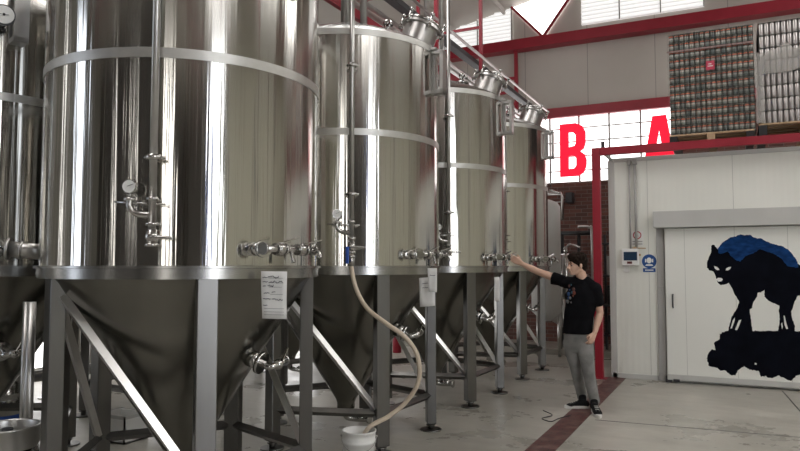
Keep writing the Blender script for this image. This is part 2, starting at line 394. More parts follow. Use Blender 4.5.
hb = MB(); hp = onY(673, 301, CY-.12); hb.tube(smoothpath([hp+Vector((0, .0, .09)), hp+Vector((0, -.04, .07)), hp+Vector((0, -.05, 0)), hp+Vector((0, -.04, -.07)), hp+Vector((0, .0, -.09))]), .011)
hb.build('door_handle', M['dark'], dr)
MB().box((-.90, CY-.13, 0), (-.82, CY-.06, .09)).box((-.80, CY-.15, .02), (-.72, CY-.10, .055)).build('floor_guide', M['dark'], dr)
def flat(pts, y, name, m, parent, **t):
    P = [onY(a, b, CY-.12) for a, b in pts]
    for p in P: p.y = y
    return MB().poly(P, .0015, (0, 1, 0)).build(name, m, parent, **t)
def c3(Lp): return [(695+a/5.305, 225+b/5.305) for a, b in Lp]
def c4(Lp): return [(695+a/5.305, 300+b/5.305) for a, b in Lp]
def jag(P, amp, seed):
    rnd = random.Random(seed); out = []
    for i, (x, y) in enumerate(P):
        out.append((x, y)); x2, y2 = P[(i+1) % len(P)]; d = math.hypot(x2-x, y2-y); n = int(d/1.3)
        for k_ in range(1, n):
            t = k_/n; out.append((x+(x2-x)*t+rnd.uniform(-amp, amp), y+(y2-y)*t+rnd.uniform(-amp, amp)))
    return out
top = [(85, 112), (92, 104), (104, 106), (112, 118), (120, 128), (140, 100), (165, 80), (190, 65), (215, 62), (240, 50), (265, 55), (290, 52), (310, 65), (330, 72), (350, 70), (380, 88), (410, 100), (440, 108), (465, 113), (482, 125), (503, 140), (520, 160), (535, 180), (545, 205)]
body = c3(top+[(565, 218), (600, 250), (615, 300), (600, 350), (575, 375), (545, 375), (533, 400), (525, 420)])
body += c4([(520, 40), (510, 62), (516, 100), (530, 135), (528, 168), (440, 168), (450, 100), (444, 60), (447, 30)])
body += c3([(430, 420), (390, 403), (368, 380), (368, 345), (350, 358), (334, 358), (330, 380), (312, 405), (306, 425)])
body += c4([(304, 42), (290, 50), (292, 75), (300, 125), (304, 168), (175, 168), (178, 148), (192, 95), (205, 72), (225, 40), (234, 12)])
body += c3([(235, 410), (222, 385), (210, 368), (195, 332), (178, 306), (160, 315), (138, 320), (118, 302), (108, 268), (96, 246), (74, 240), (63, 225), (66, 190), (76, 165), (86, 140)])
mur = flat(jag(body, .35, 1), CY-.1215, 'painted_beast', M['wolf'], dr, label='black shaggy beast painted on the door')
rock = c4([(130, 180), (160, 166), (200, 160), (305, 163), (440, 165), (530, 165), (560, 165), (640, 170), (650, 300), (620, 400), (560, 395), (540, 400), (510, 430), (440, 400), (410, 415), (385, 412), (375, 402), (350, 408), (335, 375), (290, 370), (260, 350), (225, 375), (215, 400), (195, 400), (155, 372), (135, 375), (120, 360), (75, 350), (62, 310), (70, 285), (90, 260), (110, 265), (100, 228), (130, 208)])
flat(jag(rock, .5, 2), CY-.1225, 'painted_rock', M['wolf'], dr, label='black painted rock under the beast')
hairp = c3(top[4:]+[(548, 225), (515, 222), (490, 218), (468, 190), (445, 168), (410, 150), (372, 138), (345, 128), (310, 150), (268, 165), (240, 195), (215, 185), (190, 165), (175, 140), (150, 150), (125, 150)])
flat(jag(hairp, .5, 3), CY-.1235, 'painted_fur', M['wolfblue'], mur, label='dark blue painted fur along the back')
wm = M['door']
def bl(P, nm): flat(c3(P), CY-.1245, nm, M['white_plastic'], mur)
bl([(100, 218), (112, 220), (124, 228), (130, 238), (118, 240), (106, 232)], 'painted_eye')
bl([(162, 240), (166, 230), (178, 223), (192, 222), (186, 234), (174, 241)], 'painted_eye')
bl([(113, 288), (122, 280), (140, 281), (148, 289), (140, 299), (122, 300)], 'painted_tooth')
for P in ([(200, 108), (212, 92), (210, 112), (196, 150), (188, 152)], [(232, 108), (246, 104), (236, 132), (224, 160), (212, 158)], [(470, 82), (476, 84), (484, 120), (494, 152), (484, 154), (474, 130)], [(456, 128), (462, 118), (466, 140), (462, 156)]):
    flat(c4(P), CY-.1245, 'painted_gap', M['door'], mur)
flat(c4([(318, 332), (328, 336), (326, 344), (316, 342)]), CY-.1245, 'painted_gap', M['door'], mur)
# control box, signs, conduit
def cyp(x, y): return onY(x, y, CY)
def rect(px0, py0, px1, py1, y0, y1):
    a, b = cyp(px0, py1), cyp(px1, py0); a.z, b.z = min(a.z, b.z), max(a.z, b.z)
    return (a.x, y0, a.z), (b.x, y1, b.z)
t = thing('temperature_controller', (0, 0, 0), 'pale wall controller with dark blue display at the end of two conduits', 'controller')
MB().box(*rect(622.5, 265.5, 639.5, 249, CY-.09, CY)).build('housing', M['white_plastic'], t, bevel=.008)
MB().box(*rect(624.5, 260.5, 638, 252, CY-.096, CY-.09)).build('display', mat('display_blue', (.012, .035, .075), .2), t)
MB().box(*rect(628, 263.8, 633, 261.5, CY-.097, CY-.09)).build('button', mat('dark_red_button', (.10, .02, .015), .4), t)
MB().box(*rect(634, 250, 637, 247, CY-.05, CY)).box(*rect(639, 256, 641, 254, CY-.04, CY)).tube([cyp(632, 248)-Vector((0, .03, 0)), cyp(646, 248.3)-Vector((0, .03, 0))], .008).build('cable_gland', M['wood'], t)
tag(MB().box(*rect(624, 272, 630, 265.8, CY-.03, CY)).build('small_switch_box', M['white_plastic'], bevel=.003), 'small white box directly under the wall controller', 'box')
for px_, lb, sx_ in ((629.3, 'thin grey conduit down the cold room wall, the left one', .012), (635, 'thicker grey conduit down the cold room wall, the right one', .017)):
    a, b = cyp(px_, 249), cyp(px_, 163); a.x = b.x
    q = MB().cyl(a-Vector((0, .03, 0)), Vector((a.x, CY-.03, 3.13)), sx_).box((a.x-sx_-.012, CY-.052, 3.06), (a.x+sx_+.012, CY, 3.13))
    tag(q.build('conduit', M['grey']), lb, 'conduit', 'conduits on the cold room wall')
def disc(px_, py, r, y, n=32):
    c_ = cyp(px_, py); return [Vector((c_.x+r*math.cos(2*PI*i/n), y, c_.z+r*math.sin(2*PI*i/n))) for i in range(n)]
t = thing('mandatory_sign', (0, 0, 0), 'round blue sign with white pictogram above a small blue plate', 'sign')
MB().poly(disc(649.2, 261.3, .098, CY-.004), .004, (0, 1, 0)).build('blue_disc', mat('sign_blue', (.01, .07, .26), .4), t)
c_ = cyp(649.2, 261.3)
q = MB()
q.ball((c_.x, CY-.006, c_.z+.012), .034, 16, (1, .12, 1.25)).box((c_.x-.055, CY-.009, c_.z-.015), (c_.x-.038, CY-.004, c_.z+.035)).box((c_.x+.038, CY-.009, c_.z-.015), (c_.x+.055, CY-.004, c_.z+.035))
q.poly([(c_.x-.055, CY-.007, c_.z-.065), (c_.x+.055, CY-.007, c_.z-.065), (c_.x+.040, CY-.007, c_.z-.042), (c_.x-.040, CY-.007, c_.z-.042)], .003, (0, 1, 0))
q.build('pictogram', M['white_plastic'], t)
MB().box(*rect(643, 272, 655.5, 268.2, CY-.004, CY)).build('text_plate', D.materials['sign_blue'], t)
MB().box(*rect(645, 270.6, 653.5, 269.6, CY-.006, CY-.004)).build('text_line', M['white_plastic'], t)
t = thing('prohibition_sign', (0, 0, 0), 'white paper sign with a pink red ring above the wall controller', 'sign')
MB().box(*rect(631.5, 246, 643.5, 231, CY-.003, CY)).build('sheet', M['white_plastic'], t)
a = disc(637.2, 235.2, .058, CY-.005); b = disc(637.2, 235.2, .044, CY-.005); q = MB()
for i in range(32):
    q.bm.faces.new([q.bm.verts.new(p) for p in (a[i], a[(i+1) % 32], b[(i+1) % 32], b[i])])
c_ = cyp(637.2, 235.2); q.bar((c_.x-.036, CY-.005, c_.z+.036), (c_.x+.036, CY-.005, c_.z-.036), .012, .002)
q.build('ring', mat('sign_pink_red', (.45, .06, .09), .5), t)
q = MB()
for yy in (241.5, 244): q.box(*rect(632.5, yy+.5, 642.5, yy-.4, CY-.005, CY-.003))
q.build('text_line', M['grey'], t)

# ------------------------------------------------------------------ red rack with pallets
t = thing('rack_frame', (0, 0, 0), 'red steel post and beam frame in front of the cold room', 'rack')
MB().box((-1.83, 10.02, 0), (-1.72, 10.12, 3.31)).box((-1.88, 9.97, 0), (-1.67, 10.17, .012)).build('upright', M['red'], t, bevel=.004)
MB().box((-1.72, 10.03, 3.20), (4.5, 10.11, 3.31)).build('beam', M['red'], t, bevel=.004)
MB().box((-1.72, 11.43, 3.20), (4.5, 11.51, 3.31)).build('beam', M['red'], t)
MB().box((-1.83, 11.42, 0), (-1.72, 11.52, 3.31)).build('upright', M['red'], t)
MB().box((-1.70, 10.05, 3.31), (-1.655, 10.09, 3.40)).build('stop_bracket', M['dark'], t)
MB().bar((-1.66, 10.1, 3.22), (-1.53, 10.3, 3.10), .03).build('strut', M['cover'], t)
LH = .1185
def can_mesh(h=.1175, n=14):
    b = MB(); b.lathe([(0, .003), (.024, .003), (.027, 0), (.0325, .008), (.0330, .012), (.0330, h-.017), (.0300, h-.007), (.0265, h-.002), (.0265, h), (.024, h-.004), (0, h-.004)], n); return b
can1 = can_mesh().build('beverage_can', M['can']); can2 = can_mesh(.167).build('blank_can', M['blank'])
def pallet(x0, x1, y0, y1, z, label, dz=0):
    t = thing('pallet', ((x0+x1)/2, (y0+y1)/2, z), label, 'pallet', 'pallets on the red rack'); o = Vector(((x0+x1)/2, (y0+y1)/2, z))
    hx, hy = (x1-x0)/2, (y1-y0)/2
    q = MB()
    for i in range(5):
        yy = -hy+.0+i*(2*hy-.1)/4; q.box((-hx, yy, .10+dz), (hx, yy+.1, .122+dz))
    q.build('deck_boards', M['wood'], t)
    for i, cx_ in enumerate((-hx+.05, 0, hx-.05)):
        MB().box((cx_-.05, -hy, 0), (cx_+.05, hy, .10+dz)).build('skid', M['black'] if i != 1 else M['wood'], t)
    return t
PZ = 3.31
pallet(-.78, .28, 10.16, 11.26, PZ, 'wooden pallet under the tall stack of printed cans')
pallet(.33, 1.45, 10.16, 11.26, PZ, 'wooden pallet under the torn-wrapped stack of plain silver cans', .06)
first = True
def cans(proto, x0, nx, ny, nl, y0, z0, name, lab, grp, pad, LH=.1185):
    px_ = .0665; n = 0
    for l in range(nl):
        for i in range(nx):
            o = proto if n == 0 else proto.copy()
            if n: COL.objects.link(o)
            o.location = (x0+.033+i*px_+random.uniform(-.0002, .0002), y0+.033, z0+l*LH); o.rotation_euler.z = random.uniform(0, 6)
            tag(o, lab, 'can', grp); n += 1
    q = MB()          # the cans behind the front row
    for l in range(nl):
        for i in range(nx):
            for j_ in range(1, ny):
                if 0 < i < nx-1 and j_ < ny-1 and l < nl-1: continue
                q.lathe([(.026, 0), (.033, .010), (.033, LH-.017), (.0265, LH-.002), (0, LH-.004)], 8, (x0+.033+i*px_, y0+.033+j_*px_, z0+l*LH))
    tag(q.build(name, M['can'] if proto is can1 else M['blank']), 'remaining '+lab.replace(' can ', ' cans ')+' behind the front row', 'cans', kind='stuff')
    for l in range(nl+1 if pad else nl):
        tag(MB().box((x0-.004, y0-.004, z0+l*LH-.0016), (x0+nx*px_+.004, y0+ny*px_+.004, z0+l*LH-.0002)).build('layer_pad', M['grey']), 'thin grey layer pad between rows of '+('printed' if proto is can1 else 'plain silver')+' cans', 'layer pad', 'layer pads in the '+('printed' if proto is can1 else 'plain')+' can stack')
cans(can1, -.765, 16, 16, 12, 10.17, PZ+.125, 'stacked_cans', 'printed beverage can in the tall stack on the left pallet', 'printed cans in the tall stack', True)
cans(can2, .36, 14, 15, 8, 10.20, PZ+.185, 'stacked_blank_cans', 'plain silver can in the stack on the right pallet', 'plain silver cans in the right stack', True, .171)
# film on first stack, label
q = MB().box((-.785, 10.155, PZ+.13), (.295, 11.25, PZ+.125+12*LH+.01)); q.bm.faces.ensure_lookup_table()
tag(q.build('stretch_film', M['film']), 'clear stretch film around the tall printed can stack', 'plastic film')
a, b = onY(706, 70, 10.14), onY(714.5, 60, 10.14)
t = thing('pallet_label', (0, 0, 0), 'small pink red paper label stuck on the printed can stack', 'label')
MB().box((a.x, 10.148, a.z), (b.x, 10.152, b.z)).build('sheet', mat('label_pink', (.55, .05, .10), .6), t)
MB().box((a.x+.02, 10.145, a.z+.045), (b.x-.02, 10.148, a.z+.058)).box((a.x+.03, 10.145, a.z+.075), (b.x-.04, 10.148, a.z+.087)).build('print', M['white_plastic'], t)
tag(MB().box((-.79, 10.150, 4.60), (.30, 10.1535, 4.625)).build('strap', mat('strap_pink', (.30, .20, .19), .5)), 'pale strap running across the top of the printed can stack', 'strap')
# bunched torn film on second stack
q = MB(); rows = []
nx_, nz_ = 26, 14
tp = lambda u: 4.50+.035*math.sin(u*25)+.05*noise.noise((u*9, 1, 2))-(.20*max(0, .16-u)/.16)
for jz in range(nz_+1):
    R = []
    for ix in range(nx_+1):
        u = ix/nx_; v_ = jz/nz_; x = .335+u*1.1; zt = tp(u); zb = 4.16+.16*u+.05*noise.noise((u*5, 3, 1))-.05*min(1, u*5); z = zb+(zt-zb)*v_
        y = 10.165-.03*abs(noise.noise((x*9, z*5, 1)))-.02*v_; R.append(q.bm.verts.new((x, y, z)))
    rows.append(R)
for A, C in zip(rows, rows[1:]):
    for i in range(nx_): f = q.bm.faces.new((A[i], A[i+1], C[i+1], C[i])); f.smooth = True
rows = []
for jz in range(nz_*2+1):                        # loose film hanging down the left corner
    R = []; v_ = jz/(nz_*2)
    for ix in range(7):
        u = ix/6; z = 3.50+(4.45-3.50)*v_; x = .305+u*(.10+.05*noise.noise((v_*4, 1, 1))); R.append(q.bm.verts.new((x, 10.155-.03*noise.noise((u*4, v_*9, 4)), z)))
    rows.append(R)
for A, C in zip(rows, rows[1:]):
    for i in range(6): f = q.bm.faces.new((A[i], A[i+1], C[i+1], C[i])); f.smooth = True
o = q.build('torn_film', M['film2']); so = o.modifiers.new('t', 'SOLIDIFY'); so.thickness = .002
tag(o, 'torn grey plastic film hanging over the plain silver cans', 'plastic film')

# ------------------------------------------------------------------ fermentation tanks
R_ = .898; SH, TOP = 1.60, 3.65
def pol(r, th, z): a = math.radians(th); return Vector((r*math.cos(a), r*math.sin(a), z))
def clampring(b, p, d, r, w=.018): d = Vector(d).normalized(); b.cyl(Vector(p)-d*w/2, Vector(p)+d*w/2, r)
def make_tank(label, loc, hoop_z=2.72):
    t = thing('fermentation_tank', loc, label, 'tank', 'tall steel fermentation tanks')
    MB().lathe([(R_, SH), (R_, TOP)], 160).build('shell', M['shell'], t)
    MB().lathe([(R_-.002, TOP-.004), (R_*.95, TOP+.035), (.72, TOP+.10), (.45, TOP+.21), (.2, TOP+.255), (0, TOP+.27)], 96).build('dome', M['ring'], t)
    for z0, z1 in ((hoop_z, hoop_z+.058), (TOP-.055, TOP)):
        hp_ = MB(); [hp_.lathe(pr_, 160) for pr_ in ([(R_, z0), (R_+.005, z0)], [(R_+.005, z0), (R_+.005, z1)], [(R_+.005, z1), (R_, z1)])]; hp_.build('hoop', M['hoop'], t)
    br_ = MB(); [br_.lathe(pr_, 160) for pr_ in ([(R_-.03, SH-.075), (R_+.012, SH-.075)], [(R_+.012, SH-.075), (R_+.012, SH-.016)], [(R_+.012, SH-.016), (R_+.028, SH-.014)], [(R_+.028, SH-.014), (R_+.028, SH)], [(R_+.028, SH), (R_-.001, SH+.003)])]; br_.build('base_ring', M['ring'], t)
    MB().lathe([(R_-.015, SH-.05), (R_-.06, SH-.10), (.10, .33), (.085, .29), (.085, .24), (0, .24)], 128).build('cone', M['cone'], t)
    ang = [-38, 34, 106, 178, 250]; LR = .83
    for a in ang:
        p = pol(LR, a, 0); mt = Matrix.Translation(p) @ Matrix.Rotation(math.radians(a), 4, 'Z')
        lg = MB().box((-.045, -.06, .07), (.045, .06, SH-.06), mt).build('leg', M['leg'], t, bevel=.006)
        MB().cyl((p.x, p.y, 0), (p.x, p.y, .014), .105, n=24).cyl((p.x, p.y, .014), (p.x, p.y, .075), .028).cyl((p.x, p.y, .045), (p.x, p.y, .06), .045, n=6).build('foot', M['leg'], lg)
    def L_(i, z): return pol(LR, ang[i], z)
    for a, b in ((0, 1), (1, 2), (2, 3), (3, 4), (4, 0)):
        d = (L_(b, 0)-L_(a, 0)).normalized()*.045; MB().bar(L_(a, .34)+d, L_(b, .34)-d, .05, .05, PI/4).build('cross_bar', M['leg'], t)
    for a, b in ((4, 0), (4, 3), (2, 1)):
        d = (L_(b, 0)-L_(a, 0)).normalized()*.045; MB().bar(L_(a, 1.42)+d, L_(b, .37)-d, .045, .045, PI/4).build('diagonal_brace', M['brace'], t)
    # spray ball pipe with gauge and valve on the left front
    a = -57; r = .968; P = pol(r, a, 0); tx = Vector((math.cos(math.radians(a-90)), math.sin(math.radians(a-90)), 0)); nr = pol(1, a, 0)
    pp = MB().tube([P+Vector((0, 0, 1.80)), P+Vector((0, 0, 4.9))], .021, 16).build('cleaning_pipe', M['satin'], t)
    for z in (2.20, 3.3):
        q = MB(); clampring(q, P+Vector((0, 0, z)), (0, 0, 1), .042, .03); q.tube([P+Vector((0, 0, z)), pol(R_, a, z)], .010, 8); q.cyl(P+tx*.05+Vector((0, 0, z-.0)), P-tx*.06+Vector((0, 0, z-.0)), .010)
        q.build('pipe_clamp', M['fit'], pp)
    gp = P+tx*.12+Vector((0, 0, 2.035)); q = MB()
    q.tube(smoothpath([gp-Vector((0, 0, .06)), gp-Vector((0, 0, .11)), gp-Vector((0, 0, .145))-tx*.03, gp-Vector((0, 0, .155))-tx*.08, P+Vector((0, 0, 1.885))]), .017, 12)
    clampring(q, gp-Vector((0, 0, .07)), (0, 0, 1), .032, .016); clampring(q, P+Vector((0, 0, 1.97)), (0, 0, 1), .032, .018); clampring(q, P+Vector((0, 0, 1.83)), (0, 0, 1), .034, .018)
    q.tube([gp-Vector((0, 0, .085))+tx*.08, gp-Vector((0, 0, .095))-tx*.19+nr*.0], .006, 8)
    q.build('elbow_pipe', M['fit'], t)
    gd = (nr*.9-Vector((.0, .25, .0))).normalized(); g = MB().cyl(gp-gd*.012, gp+gd*.018, .040).cyl(gp-Vector((0, 0, .06)), gp-Vector((0, 0, .03)), .008).build('pressure_gauge', M['fit'], t)
    q = MB().cyl(gp+gd*.018, gp+gd*.020, .034).build('dial', M['dial'], g)
    x_, y_, _ = fr(gd); MB().bar(gp+gd*.022-x_*.008, gp+gd*.022+x_*.022+y_*.012, .004, .002).build('needle', M['black'], g)
    q = MB().cyl(P+Vector((0, 0, 1.80)), P+Vector((0, 0, 1.72)), .030).ball(P+Vector((0, 0, 1.76)), .036)
    q.tube(smoothpath([P+Vector((0, 0, 1.76)), P-nr*.03+Vector((0, 0, 1.75)), pol(R_, a, 1.745)]), .018); clampring(q, P+Vector((0, 0, 1.715)), (0, 0, 1), .036)
    v = q.build('drain_valve', M['fit'], t)
    MB().tube(smoothpath([P+nr*.035+Vector((0, 0, 1.76)), P+nr*.05-tx*.05+Vector((0, 0, 1.757)), P+nr*.05-tx*.12+Vector((0, 0, 1.752))]), .008, 8).build('lever', M['fit'], v)
    # sampling manifold on the right
    X0 = .985; q = MB()
    q.tube([(X0, -.42, 1.70), (X0, .10, 1.70)], .019, 14)
    for y, z in ((-.42, 1.70), (-.30, 1.70), (-.22, 1.70), (-.08, 1.70), (0, 1.70), (.09, 1.70)): clampring(q, (X0, y, z), (0, 1, 0), .036, .016)
    for y in (-.36, -.02): q.tube([(X0, y, 1.70), (math.sqrt(R_**2-y*y)-.005, y, 1.70)], .018, 12)
    q.ball((X0, -.26, 1.70), .040).ball((X0, -.04, 1.70), .038)
    q.tube(smoothpath([(X0, -.15, 1.70), (X0+.01, -.15, 1.66), (X0+.02, -.15, 1.62)]), .014, 10); q.tube(smoothpath([(X0, .06, 1.70), (X0+.05, .07, 1.69), (X0+.07, .07, 1.65)]), .013, 10)
    mf = q.build('sampling_manifold', M['fit'], t)
    MB().bar((X0+.02, -.26, 1.735), (X0+.05, -.14, 1.775), .02, .006).build('lever', M['fit'], mf); MB().bar((X0+.02, -.04, 1.735), (X0+.04, .12, 1.765), .02, .006).build('lever', M['fit'], mf)
    q = MB(); q.cyl((.80, -.33, 1.70), (.955, -.38, 1.70), .040).cyl((.945, -.377, 1.70), (.965, -.383, 1.70), .052); q.build('sample_port', M['fit'], t)
    # cone racking port
    th = 8; p0 = pol(.50, th, 1.0); dn = pol(1, th, -.35).normalized(); q = MB()
    q.cyl(p0, p0+dn*.10, .055).cyl(p0+dn*.09, p0+dn*.115, .075); q.tube(smoothpath([p0+dn*.11, p0+dn*.17, p0+dn*.20+Vector((0, .04, .02)), p0+dn*.20+Vector((0, .12, .04))]), .024)
    clampring(q, p0+dn*.20+Vector((0, .12, .04)), (0, 1, .3), .04); q.ball(p0+dn*.2+Vector((0, .05, .02)), .036)
    rp = q.build('racking_port', M['fit'], t); MB().bar(p0+dn*.22+Vector((0, .05, .03)), p0+dn*.22+Vector((.02, .10, .13)), .018, .006).build('lever', M['fit'], rp)
    # bottom outlet
    q = MB().cyl((0, 0, .26), (0, 0, .17), .05).cyl((0, 0, .235), (0, 0, .215), .075); q.tube(smoothpath([(0, 0, .19), (0, .02, .15), (.05, .06, .13), (.20, .10, .13)]), .03); clampring(q, (.2, .1, .13), (1, 0, 0), .045); q.ball((.12, .09, .14), .042)
    ov = q.build('outlet_valve', M['fit'], t); MB().bar((.12, .09, .17), (.22, .12, .20), .018, .006).build('lever', M['fit'], ov)
    # lifting bracket
    bk = MB(); ba = 3; c = pol(R_, ba, 0); e = pol(1, ba, 0); n = Vector((-e.y, e.x, 0))
    mt = Matrix((( e.x, n.x, 0, c.x), (e.y, n.y, 0, c.y), (0, 0, 1, 0), (0, 0, 0, 1)))
    bk.box((-.01, -.055, 3.20), (.012, .055, 3.66), mt).box((.012, -.012, 3.20), (.035, .012, 3.64), mt).box((.09, -.05, 3.20), (.12, .05, 3.60), mt).box((.012, -.05, 3.20), (.12, .05, 3.235), mt).box((.012, -.05, 3.575), (.12, .05, 3.61), mt).box((.0, -.07, 3.61), (.06, .07, 3.63), mt)
    bk.build('lifting_bracket', M['satin'], t)
    # manway and relief valve on the dome
    mr = Matrix.Rotation(math.radians(20), 3, Vector((-.45, .5, 0)))
    c0 = Vector((.49, .42, TOP+.04)); q = MB(); q.lathe([(.180, 0), (.180, .34)], 48, c0, True, mr).lathe([(.180, .34), (.205, .345), (.20, .375), (.0, .375)], 48, c0, False, mr)
    mw = q.build('manway', M['satin'], t)
    q = MB(); q.lathe([(.20, .378), (.205, .380), (.205, .402), (.17, .418), (.08, .432), (0, .436)], 48, c0, True, mr); q.tube(smoothpath([c0+(mr @ Vector((-.08, 0, .42))), c0+(mr @ Vector((-.06, 0, .48))), c0+(mr @ Vector((.06, 0, .48))), c0+(mr @ Vector((.08, 0, .42)))]), .010)
    lid = q.build('lid', M['fit'], mw)
    for i in range(6):
        q = MB(); a = i*PI/3+.3; d = mr @ Vector((math.cos(a), math.sin(a), 0)); u_ = mr @ Vector((0, 0, 1)); q.tube([c0+d*.222+u_*.30, c0+d*.222+u_*.44], .013, 8).ball(c0+d*.222+u_*.445, .022, 10); q.bar(c0+d*.17+u_*.33, c0+d*.24+u_*.33, .03, .02)
        q.build('clamp_bolt', M['fit'], mw)
    q = MB(); c1 = Vector((.20, .46, TOP+.20)); q.cyl(c1-Vector((0, 0, .1)), c1+Vector((0, 0, .16)), .075).cyl(c1+Vector((0, 0, .16)), c1+Vector((0, 0, .19)), .095).cyl(c1+Vector((0, 0, .19)), c1+Vector((0, 0, .26)), .03).ball(c1+Vector((0, 0, .28)), .04).tube([c1+Vector((0, 0, .24)), c1+Vector((.10, -.10, .25)), c1+Vector((.12, -.12, .20))], .016)
    q.build('relief_valve', M['fit'], t)
    return t
TX = -3.40
tanks = [make_tank('nearest steel fermentation tank, cut off by the top of the photo', (TX, 3.56, 0), 2.785)]
for y, lb in ((5.73, 'steel fermentation tank with the beige hose on it, second from the camera'), (7.90, 'third steel fermentation tank, in front of the pointing hand'), (10.01, 'farthest steel fermentation tank in the row, beside the letter B')):
    c = make_tank(lb, (TX, y, 0)) if y < 6 else copy_tree(tanks[1]); c.location = (TX, y, 0); c['label'] = lb; tanks.append(c)
c = copy_tree(tanks[0]); c.location = (-5.50, 3.42, 0); c['label'] = 'steel tank at the left edge behind the nearest tank'; c.rotation_euler.z = math.radians(-22); tanks.append(c)
for y, lb in ((5.75, 'steel tank in the back row, behind the hose tank'), (8.1, 'steel tank in the back row, seen between the legs of the others')):
    c = copy_tree(tanks[0]); c.location = (-5.75, y, 0); c['label'] = lb; c.rotation_euler.z = math.radians(-22); tanks.append(c)

for ch in tanks[0].children:
    if ch.name.startswith('lifting_bracket'): ch.location.z = .16
for ch in tanks[3].children:
    if ch.name.startswith('cleaning_pipe'): ch.scale.z = .5645; ch.location.z = .784
# ------------------------------------------------------------------ notes hanging at the tanks
def note(px0, py0, px1, py1, z, tilt, label, lines, name='paper_note'):
    a, b, c_, d = at(px0, py0, z), at(px1, py0+tilt, z), at(px1-tilt*.5, py1+tilt, z), at(px0+1.0, py1, z)
    t = thing(name, (0, 0, 0), label, 'note', 'paper notes on the tanks'); n = (b-a).cross(d-a).normalized()
    if n.dot(FW) > 0: n = -n
    q = MB(); G = []
    for j_ in range(7):
        G.append([q.bm.verts.new(a.lerp(b, i/4).lerp(d.lerp(c_, i/4), j_/6)+n*(.006*math.sin(i*1.3+j_*.8))) for i in range(5)])
    for A, C in zip(G, G[1:]):
        for i in range(4): f = q.bm.faces.new((A[i], A[i+1], C[i+1], C[i])); f.smooth = True
    s_ = q.build('sheet', M['paper'], t); so = s_.modifiers.new('t', 'SOLIDIFY'); so.thickness = .001
    q = MB(); rnd = random.Random(px0)
    def pt(u, v_): return a.lerp(b, u).lerp(d.lerp(c_, u), v_)+n*.0095
    for u0, u1, v_, w_ in lines:
        if w_ > 0:     # handwriting: a wavy stroke
            P = []; u = u0
            while u < u1: P.append(pt(u, v_+rnd.uniform(-w_, w_))); u += .028
            if len(P) > 1: q.tube(P, .0022, 4)
        else: q.tube([pt(u0, v_), pt(u1, v_)], .0009, 4)
    q.build('writing', M['ink'], t)
lines = [(.07, .25, .13, .010), (.27, .70, .12, .03), (.07, .28, .22, .010), (.30, .85, .22, .025), (.07, .2, .31, .010), (.26, .50, .30, .03), (.1, .35, .46, .010), (.42, .58, .44, .03), (.07, .38, .58, .010), (.42, .85, .59, .02), (.07, .25, .71, .01), (.3, .85, .14, 0), (.3, .88, .24, 0), (.3, .8, .33, 0), (.35, .85, .48, 0), (.1, .9, .78, 0), (.1, .9, .85, 0), (.1, .9, .91, 0)]
note(261, 271, 287, 318.5, 3.96, .6, 'white note with handwriting hanging on the nearest tank', lines)
note(419, 278, 434.5, 307, 5.96, -1.2, 'larger lower note hanging on the hose tank', [(.2, .8, .2, .01), (.2, .7, .35, .01)])
note(427.5, 268, 437, 292, 5.90, .2, 'smaller upper note overlapping the larger one on the hose tank', [(.2, .8, .3, .01)])
note(494.0, 277, 499.5, 301, 7.72, 0, 'narrow white note on the third tank', [])

# ------------------------------------------------------------------ hose and bucket
BK = Vector((-2.72, 4.79, 0))
t = thing('bucket', BK, 'white plastic bucket on the floor with the hose end in it', 'bucket')
MB().lathe([(0, .004), (.122, 0), (.124, .01), (.129, .20), (.136, .203), (.136, .222), (.130, .225), (.132, .285), (.138, .288), (.138, .300), (.128, .300), (.124, .20), (.116, .02), (0, .02)], 48).build('pail', M['white_plastic'], t)
P = [Vector((.137*math.cos(a), .137*math.sin(a), .24)) for a in (math.radians(-170), math.radians(10))]
mid = Vector((.05, -.150, .155)); h = MB(); pts = []
rv = RT*.139; e0, e1 = Vector((-rv.x, -rv.y, .255)), Vector((rv.x, rv.y, .25)); fv = Vector((FW.x, FW.y, 0)).normalized()
for i in range(17):
    a = PI*i/16; pts.append(e0.lerp(e1, (1-math.cos(a))/2)-fv*(.145*math.sin(a))-Vector((0, 0, .10*math.sin(a))))
h.tube(pts, .0028, 6).ball(e0, .010, 10).ball(e1, .010, 10).build('wire_handle', M['grey'], t)
t = thing('hose', (0, 0, 0), 'beige hose curving from the second tank down into the bucket', 'hose')
a_ = -57; pv = Vector((TX, 5.73, 0))+pol(.968, a_, 0)
c_ = pv+Vector((0, 0, 1.70))
def hz(x, y, z): return at(x, y, z)
end = BK+Vector((.0, .0, .06))
path = [c_, c_-Vector((0, 0, .10)), hz(356, 288, 5.66), hz(367, 308, 5.56), hz(387, 324, 5.45), hz(405, 337, 5.42), hz(417.5, 356, 5.42), hz(418.5, 381, 5.46), hz(406, 402, 5.50), hz(389, 416, 5.47), hz(367, 430, 5.42), BK+Vector((-.03, .01, .06))]
MB().tube(smoothpath(path, 10), .0185, 14).build('tube', M['hose'], t)
path = [hz(404, 345, 5.45), hz(411, 352, 5.55), hz(417, 364, 5.6), hz(419.5, 380, 5.56), hz(414, 394, 5.55)]
q = MB().box((pv.x-.012, pv.y-.075, 1.62), (pv.x+.012, pv.y-.055, 1.76)); q.build('blue_lever', M['blue'], t, bevel=.004)
q = MB().cyl(c_-Vector((0, 0, .01)), c_-Vector((0, 0, .10)), .027); clampring(q, c_-Vector((0, 0, .02)), (0, 0, 1), .036); q.bar((pv.x, pv.y, 1.70), (pv.x, pv.y-.065, 1.73), .015); q.build('coupling', M['fit'], t)

